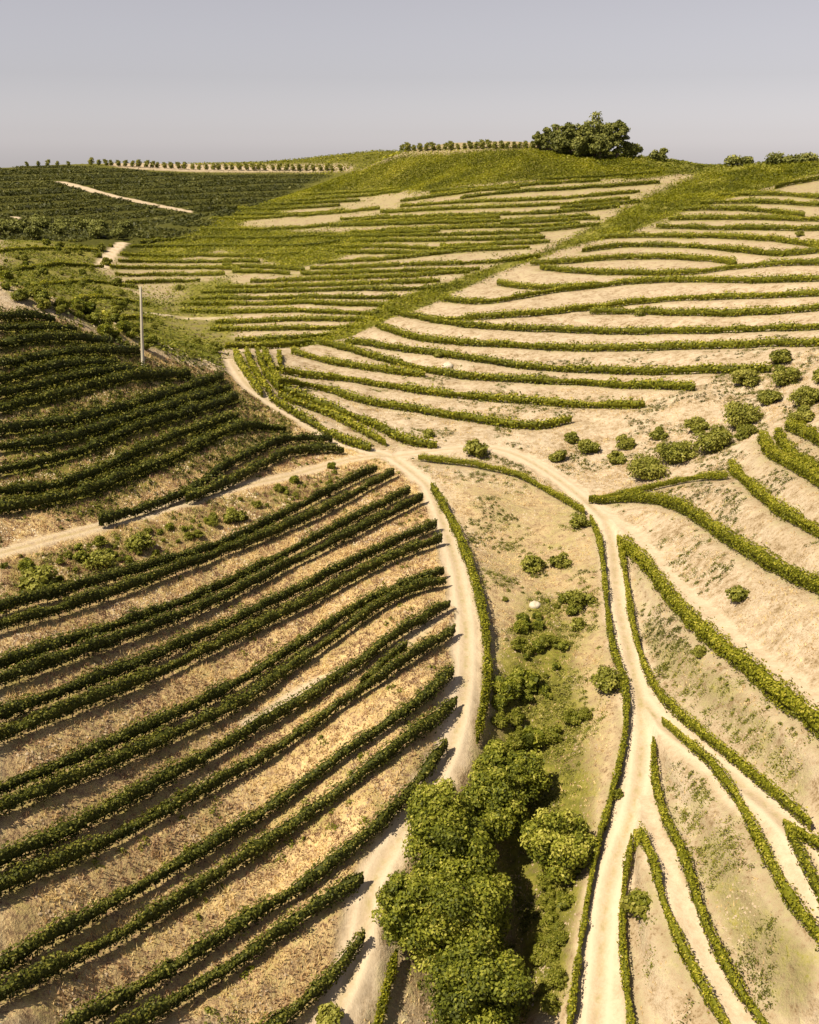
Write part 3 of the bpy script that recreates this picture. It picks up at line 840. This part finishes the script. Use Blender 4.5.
for i, (u, v, wpx, lab) in enumerate(olive):
    p = foot(u, v); r = wpx * dist(p) / F_PX / 2
    tree('olive_bush', p, r * 0.8 + 0.6, r, lab, 'olive bush', GO, M_olive, int(3600 + 900 * r), 0.26, 60 + i, -0.25, 22, 0.36, 0.12)
GB = 'lone bushes on the dry ground'
bush = [(475,455,28,'lone dark round bush just right of the road junction'),(578,606,34,'round bush on bare ground in the upper gully'),(577,628,18,'small bush just below the round upper gully bush'),
 (609,688,38,'big round bush against the vine row beside pale right road'),(579,526,24,'bush where the arching row meets the right road row'),(533,570,30,'dark bush on the dry gully floor, left of twin'),
 (560,566,24,'bush on the dry gully floor, right of its twin'),(738,600,26,'flat bush alone on the bare right terrace'),(700,655,16,'pale small weed bush on the terrace beside the path'),
 (638,912,34,'yellow green bush inside the hairpin of vines'),(565,905,24,'low bush beside the pale road below round gully tree'),
 (234,520,26,'green bush on the grassy bank below pale track, rightmost'),(139,548,34,'dark bush on the bank below track, middle of three'),(40,588,44,'dark wide bush on the bank at left end of track'),(100,566,36,'dark bush between the wide bush and middle bush'),
 (640,316,11,'tiny bush alone on the upper pale terrace'),(438,357,10,'tiny dark tuft beside the white rock on the terrace'),(180,290,11,'dark bush at the lower end of green flank'),(196,240,9,'dark bush alone on the flank rows'),(376,315,10,'dark bush at the foot of the green spine'),(800,236,9,'dark bush between two rows at upper right'),(428,437,14,'tiny bush on bare bank above the junction rows'),
 (326,1024,30,'low bush in the road at bottom edge')]
for i, (u, v, wpx, lab) in enumerate(bush):
    p = foot(u, v); r = wpx * dist(p) / F_PX / 2
    tree('bush', p, r * (0.8 if 10 < i < 15 else 1.15), r, lab, 'bush', GB, M_olive if i not in (9, 10) else M_weed, int(900 + 700 * r), 0.26 + 0.1 * (r > 2), 90 + i, -0.3, 24, 0.33, 0.1)
# gully shrubs
GS = 'shrubs filling the middle of the gully'
sh0 = None
for i in range(50):
    t_ = rng.random()
    v = 600 + 200 * t_
    cu = np.interp(v, [600, 680, 760, 820], [548, 535, 520, 545])
    u = max(cu + rng.normal() * (20 + 12 * t_), 500)
    p = foot(u, v)
    r = (0.45 + 1.0 * rng.random() ** 1.5) * (0.62 + 0.5 * t_)
    if i < 4:
        o = tree('shrub', p, r * 1.5, r, 'green shrub in the thicket running down the middle of gully', 'shrub', GS, M_tree if i % 2 else M_weed, 3600, 0.17, 200 + i, -0.2, 30, 0.3, 0.07)
        sh0 = (sh0 or []) + [(o, r)]
    else:
        o, r0 = sh0[i % 4]
        copy_tree(o, p, r / r0, rng.random() * 6.28)
for i in range(26):
    u = rng.uniform(500, 580); v = rng.uniform(860, 1015)
    u = max(u, 556 - (v - 860) * 0.05 + rng.normal() * 6)
    p = foot(u, v); r = 0.4 + 0.6 * rng.random()
    o, r0 = sh0[(i % 2) * 2]
    copy_tree(o, p, r / r0, rng.random() * 6.28, 'low green shrub on the gully bank between big trees and pale road')['group'] = 'shrubs on the lower gully bank'
for i in range(75):
    u = rng.uniform(0, 340); v = np.interp(u, [0, 146, 290, 380], [578, 543, 494, 465]) + rng.normal() * 7
    p = foot(u, v); r = 0.25 + 0.6 * rng.random() ** 2.5
    o, r0 = sh0[int(rng.integers(0, 4))]
    c_ = copy_tree(o, p, r / r0, rng.random() * 6.28, 'low rough scrub on the grassy bank just below the pale track')
    c_['group'] = 'scrub on the bank below the pale track'; c_.name = 'scrub_bush'
# scrub hollow behind the pole
GC = 'scrub bushes in the hollow behind the pole'
for i in range(120):
    for _ in range(30):
        u = rng.uniform(0, 232); v = rng.uniform(240, 372)
        if in_poly(np.array([u]), np.array([v]), [(0, 300), (0, 238), (60, 240), (118, 246), (104, 276), (150, 304), (165, 330), (222, 348), (228, 372), (180, 366), (112, 342), (60, 314)])[0]: break
    p = foot(u, v)
    r = (0.5 + 1.0 * rng.random() ** 2) * (1.0 if v > 290 else 1.3)
    o, r0 = sh0[int(rng.integers(0, 4))]
    c_ = copy_tree(o, p, r / r0, rng.random() * 6.28, 'round green scrub bush in the hollow behind the utility pole')
    c_['group'] = GC; c_['category'] = 'bush'; c_.name = 'scrub_bush'
# dark bushes below the far hill
far0 = None
for i in range(22):
    u = rng.uniform(0, 130); v = rng.uniform(228, 240)
    p = foot(u, v); r = 2 + 2 * rng.random()
    if far0 is None:
        far0 = tree('dark_tree', p, 5, 3, 'dark tree at the shaded foot of the far hill', 'tree', 'dark trees at the foot of the far hill', M_wood, 1500, 0.6, 333, 0.1, 10, 0.5)
        far0_r = 3
    else: copy_tree(far0, p, r / 3, rng.random() * 6.28)

# crest wood
GW = 'trees of the crest wood'
wood = [(547,149,22,7,'slim'),(556,150,26,9,'rounded'),(570,152,29,11,'tall'),(583,153,30,12,'broad'),(594,155,40,15,'tallest'),(606,156,33,12,'dark'),(617,156,36,10,'upright'),(600,158,20,12,'low front'),(580,155,18,12,'squat front'),(628,156,14,9,'small sloping'),(538,147,14,6,'short outer'),(562,152,16,10,'leafy front')]
for i, (u, v, hp, rp, adj) in enumerate(wood):
    p = foot(u, v + 2); k = dist(p) / F_PX
    tree('crest_tree', p, (hp + 3) * k, rp * k, f'{adj} tree in the dark wood on the hill crest', 'tree', GW, M_wood, 3600, 0.75, 400 + i, -0.05, 26, 0.34)
for u, v, hp, rp, lab in [(636,157,10,6,'small bush tree at the right foot of the crest wood'),(654,160,8,5,'left one of two little trees right of crest wood'),(662,161,12,5,'taller right one of two little trees right of the wood'),
     (735,166,7,9,'low skyline bush in the dip right of the crest'),(748,165,7,6,'second low skyline bush right of the dip'),(775,165,8,9,'wide skyline bush on the right-hand crest'),(790,164,7,8,'skyline bush right of the wide one'),(808,163,6,8,'skyline bush nearest the right picture edge')]:
    p = foot(u, v); k = dist(p) / F_PX
    tree('skyline_bush', p, hp * k, rp * k, lab, 'bush', 'small trees along the skyline', M_wood, 900, 0.7, int(u), 0.05, 8, 0.5)
# orchard lines on the skyline
GQ = 'orchard trees lined along the crest'
first = None
for i in range(22):
    u = 402 + i * 6.2; v = 150 - 4.5 * (i / 21) + (0 if i < 15 else 1)
    p = foot(u, v + 1.5); k = dist(p) / F_PX
    if first is None: first = tree('orchard_tree', p, 8 * k, 3.0 * k, 'small orchard tree in the line along the crest left of wood', 'tree', GQ, M_olive, 900, 0.6, 777, -0.1, 9, 0.5); fk = k
    else: copy_tree(first, p, k / fk * (0.8 + 0.5 * rng.random()), rng.random() * 6.28)
for i in range(38):
    u = 92 + i * 6.7 + rng.normal() * 0.8; v = np.interp(u, [90, 200, 350], [165, 170, 171])
    p = foot(u, v); k = dist(p) / F_PX
    c_ = copy_tree(first, p, k / fk * (0.75 + 0.3 * rng.random()), rng.random() * 6.28, 'tiny orchard tree on the pale band along the far ridge')
    c_['group'] = 'orchard trees on the far ridge'
for i, u in enumerate((27, 38, 48, 58, 69)):
    p = foot(u, 166); k = dist(p) / F_PX
    c_ = copy_tree(first, p, k / fk * (0.65 + 0.2 * (i == 2)), i * 1.3, f'{["leftmost","second","tallest middle","fourth","rightmost"][i]} of five dark trees on the far left skyline')
    c_['group'] = 'dark trees on the far left skyline'

# utility pole
p = foot(143, 366)
pole = empty('utility_pole', p); tag(pole, 'pale concrete utility pole standing above the dark vine rows', 'utility pole')
hgt = 75 * dist(p) / F_PX
v, f, t_ = tube_np([(0, 0, -0.5), (0, 0, 0.1), (0, 0, hgt * 0.5), (0, 0, hgt - 0.06), (0, 0, hgt)], [0.27, 0.26, 0.20, 0.145, 0.12], 10)
mesh_np('shaft', v, f, M_conc, pole, tri=t_)
v, f, t_ = tube_np([(-0.32, 0, hgt - 0.45), (0.32, 0, hgt - 0.45)], [0.05, 0.05], 6)
mesh_np('bracket', v, f, M_metal, pole, tri=t_)

pole.rotation_euler.y = R(3.2)
# rocks
def rock(u, v, wpx, lab, seed):
    p = foot(u, v); r = wpx * dist(p) / F_PX / 2
    bpy_r = np.random.default_rng(seed)
    nu, nv = 10, 7
    pts = []
    for i in range(nv):
        ph = math.pi * i / (nv - 1)
        for j in range(nu):
            th = 2 * math.pi * j / nu
            d_ = np.array([math.sin(ph) * math.cos(th), math.sin(ph) * math.sin(th), math.cos(ph)])
            f_3 = 0.55 + 0.55 * vnoise(np.array([d_[0] * 1.6 + seed]), np.array([d_[1] * 1.6 + d_[2]]))[0] + 0.3 * vnoise(np.array([d_[0] * 4 + seed]), np.array([d_[1] * 4 + d_[2] * 3]))[0]
            pts.append(d_ * r * f_3 * np.array([1.1, 0.9, 0.7]))
    F_ = [[i * nu + j, (i + 1) * nu + j, (i + 1) * nu + (j + 1) % nu, i * nu + (j + 1) % nu] for i in range(nv - 1) for j in range(nu)]
    o = mesh_np('rock', np.array(pts), np.array(F_), M_rock)
    o.location = (p[0], p[1], p[2] + r * 0.05)
    tag(o, lab, 'rock', 'pale rocks')
rock(448, 367, 12, 'big white rock on the terrace bank below curved row', 3)
rock(535, 606, 12, 'pale rock on the dry floor of upper gully', 5)

# ------------------------------------------------------------------ grass and weeds nobody could count
def scatter(n_, r0, r1, th0=-0.42, th1=0.42):
    r = np.sqrt(rng.random(n_) * (r1 * r1 - r0 * r0) + r0 * r0); th = rng.uniform(th0, th1, n_)
    return np.sin(th) * r, np.cos(th) * r
def blades(x, y, h, wd, nb, mat, name, label, cat, lean=0.35, tint0=0.5):
    m = len(x) * nb
    X = np.repeat(x, nb) + rng.normal(size=m) * 0.14; Y = np.repeat(y, nb) + rng.normal(size=m) * 0.14
    Hh = np.repeat(h, nb) * (0.6 + 0.6 * rng.random(m))
    g = ground_z(X, Y)
    an = rng.random(m) * 2 * math.pi; dx, dy = np.cos(an) * wd, np.sin(an) * wd
    lx, ly = rng.normal(size=m) * lean * Hh, rng.normal(size=m) * lean * Hh
    b0 = np.stack([X - dx, Y - dy, g - 0.03], 1); b1 = np.stack([X + dx, Y + dy, g - 0.03], 1); tp = np.stack([X + lx, Y + ly, g + Hh], 1)
    Vv = np.stack([b0, b1, tp], 1).reshape(-1, 3)
    tn_ = np.clip(np.repeat(tint0 + 0.16 * rng.normal(size=len(x)), nb) + 0.1 * rng.normal(size=m), 0, 1)
    o = mesh_np(name, Vv, None, mat, None, tn_, tri=np.arange(m * 3).reshape(m, 3))
    return tag(o, label, cat, None, 'stuff')
def keep(x, y, poly, rowgap, roadgap):
    k_ = in_poly(x, y, poly) if poly is not None else np.ones(len(x), bool)
    k_ &= gsample(rd, x, y) > rowgap
    k_ &= gsample(road, x, y) < roadgap
    return k_
x, y = scatter(230000, 42, 200)
k_ = keep(x, y, WP['slope'], 0.55, 0.15)
k_ &= rng.random(len(x)) < 0.25 + 1.2 * fbm(x / 2.5, y / 2.5, 3)
x, y = x[k_], y[k_]
blades(x, y, 0.14 + 0.30 * rng.random(len(x)) ** 1.5, 0.06, 3, M_dry, 'dry_grass', 'golden dry grass covering the banks between the vine rows', 'grass', 0.4, np.clip(0.45 + 1.5 * (fbm(x / 1.6, y / 1.6, 3) - 0.5) + 0.5 * (fbm(x / 7 + 3, y / 7, 2) - 0.5), 0.02, 0.98))
x, y = scatter(60000, 42, 175)
k_ = keep(x, y, None, 0.8, 0.1) & ~in_poly(x, y, WP['slope'])
k_ &= rng.random(len(x)) < sstep(0.45, 0.65, fbm(x / 4 + 9, y / 4, 4)) + 0.1
x, y = x[k_], y[k_]
blades(x, y, 0.08 + 0.14 * rng.random(len(x)), 0.07, 3, M_dry, 'bleached_grass', 'sparse bleached grass on the bare right slopes and gully', 'grass', 0.8, 0.75)
def weeds(key, n_, r0, r1, size, h, label, mat, thr=0.45, rowgap=0.6, name='weeds'):
    x, y = scatter(n_, r0, r1)
    k_ = keep(x, y, None, rowgap, 0.1)
    k_ &= rng.random(len(x)) < gsample(MK[key], x, y)
    if key == 'far': k_ &= ((gsample(GZ, x, y) + 80) / 2.6) % 1 < 0.66      # the far rows follow the contours
    k_ &= rng.random(len(x)) < sstep(thr - 0.1, thr + 0.12, fbm(x / 5 + 31, y / 5, 4))
    x, y = x[k_], y[k_]
    if r1 < 200:      # close enough to read as tufts
        x = np.repeat(x[::12], 30); y = np.repeat(y[::12], 30); tr = np.repeat(0.10 + 0.30 * rng.random(len(x) // 30 + 1) ** 2, 30)[:len(x)]
        size = size * 0.62
        ox, oy = rng.normal(size=len(x)) * tr, rng.normal(size=len(x)) * tr
        x = x + ox; y = y + oy
        z = ground_z(x, y) + h * np.exp(-(ox * ox + oy * oy) / (tr * tr)) * rng.random(len(x)) + 0.03
    else:
        z = ground_z(x, y) + rng.random(len(x)) * h
    Vv, Ff = leaves(np.stack([x, y, z], 1), rng.normal(size=(len(x), 3)) * 0.5 + np.array([0, 0, 1.0]), size)
    ti = np.clip(0.45 + 0.2 * rng.normal(size=len(x)) + 0.8 * (fbm(x / 9, y / 9, 2) - 0.5), 0, 1)
    tag(mesh_np(name, Vv, Ff, mat, None, ti), label, 'weeds', None, 'stuff')
weeds('gully_green', 300000, 50, 125, 0.22, 0.35, 'yellow green weeds along the gully floor', M_scrub, 0.42)
weeds('gully', 260000, 50, 150, 0.2, 0.3, 'thin olive green weeds on the dry sides of gully', M_scrub, 0.54)
weeds('weedy', 200000, 55, 110, 0.2, 0.35, 'patchy green weeds on the terrace above right road', M_scrub, 0.42)
weeds('weedy_low', 200000, 45, 90, 0.18, 0.35, 'patchy green weeds between the branch roads', M_scrub, 0.42)
weeds('bank', 120000, 60, 170, 0.24, 0.5, 'green weeds on the grassy bank below the pale track', M_scrub, 0.36)
weeds('slope', 60000, 42, 190, 0.3, 0.45, 'green weeds scattered among the dry grass of left slope', M_weed, 0.58, 0.5)
xs = np.vstack([WP['spine']])
weeds('spine', 700000, 190, 400, 0.42, 0.7, 'dense green growth on the spine of the big hill', M_vine, 0.35, 0.0, 'spine_vines')
weeds('crest', 600000, 300, 470, 0.5, 0.5, 'bright green growth over the hill crest', M_vine, 0.2, 0.0, 'crest_vines')
weeds('spine_west', 450000, 250, 480, 0.5, 0.6, 'green growth along the western edge of the big hill', M_vine, 0.25, 0.0, 'flank_vines')
weeds('flank', 60000, 240, 480, 0.45, 0.4, 'yellow green patches between the far vine rows', M_weed, 0.6, 1.2, 'flank_weeds')
weeds('scrub', 220000, 150, 380, 0.5, 0.6, 'weedy undergrowth in the scrub hollow', M_weed, 0.45, 0.3, 'scrub_weeds')
weeds('far', 700000, 390, 900, 0.9, 1.0, 'vines covering the far hill, backlit shade put into their colour', M_far, 0.2, 0.0, 'far_hillside_vines')
weeds('far', 60000, 440, 800, 1.6, 1.6, 'leaf tufts over the far hill vineyards, shade put into their colour', M_far, 0.5, 0.0, 'far_hillside_growth')
weeds('ridge', 160000, 440, 1000, 1.2, 1.2, 'green growth on the far right ridge', M_vine, 0.3, 0.0, 'ridge_growth')
weeds('skyline', 160000, 300, 480, 0.7, 0.7, 'yellow green growth along the right skyline', M_weed, 0.3, 0.0, 'skyline_growth')
weeds('pocket', 60000, 180, 330, 0.5, 0.6, 'green growth around the bare strip beyond the pole', M_weed, 0.35, 0.3, 'pocket_growth')
weeds('upper_slope', 260000, 90, 190, 0.30, 0.6, 'weeds between the upper left rows, slope shade put into their dark tone', M_vine_shade, 0.36, 0.3, 'slope_weeds')  # weeds whose dark leaf tone stands in for the shade between rows
MK['open'] = np.clip(1 - MK['slope'] - MK['gully'] - MK['weedy'] - MK['weedy_low'], 0, 1) * (np.hypot(GX, GY) < 190)
weeds('open', 420000, 45, 190, 0.2, 0.3, 'sparse dry weeds over the bare right slopes', M_scrub, 0.60, 0.8, 'slope_scrub')
# loose clods and stones on the bare earth
x, y = scatter(330000, 42, 175)
k_ = (gsample(rd, x, y) > 0.7) & (gsample(road, x, y) < 0.35)
k_ &= rng.random(len(x)) < 0.06 + 0.75 * sstep(0.52, 0.68, fbm(x / 3 + 50, y / 3, 4))
x, y = x[k_], y[k_]; m_ = len(x)
sz = (0.04 + 0.14 * rng.random(m_) ** 3)[:, None]
a0 = rng.random(m_) * 6.28; g_ = ground_z(x, y)
rim = [np.stack([x + np.cos(a0 + k * 2.094) * sz[:, 0] * (0.7 + 0.6 * rng.random(m_)), y + np.sin(a0 + k * 2.094) * sz[:, 0] * (0.7 + 0.6 * rng.random(m_)), g_ - 0.03], 1) for k in range(3)]
apex = np.stack([x, y, g_ + sz[:, 0] * (0.5 + 0.5 * rng.random(m_))], 1)
Vv = np.stack(rim + [apex], 1).reshape(-1, 3); b_ = np.arange(m_)[:, None] * 4
M_clod = bark('earth_clods', (0.26, 0.19, 0.12), (0.50, 0.42, 0.32), 1.2)
tag(mesh_np('loose_stones', Vv, None, M_clod, None, None, tri=np.vstack([b_ + np.array([[0, 1, 3]]), b_ + np.array([[1, 2, 3]]), b_ + np.array([[2, 0, 3]])])), 'loose stones and earth clods on the bare slopes', 'stones', None, 'stuff')
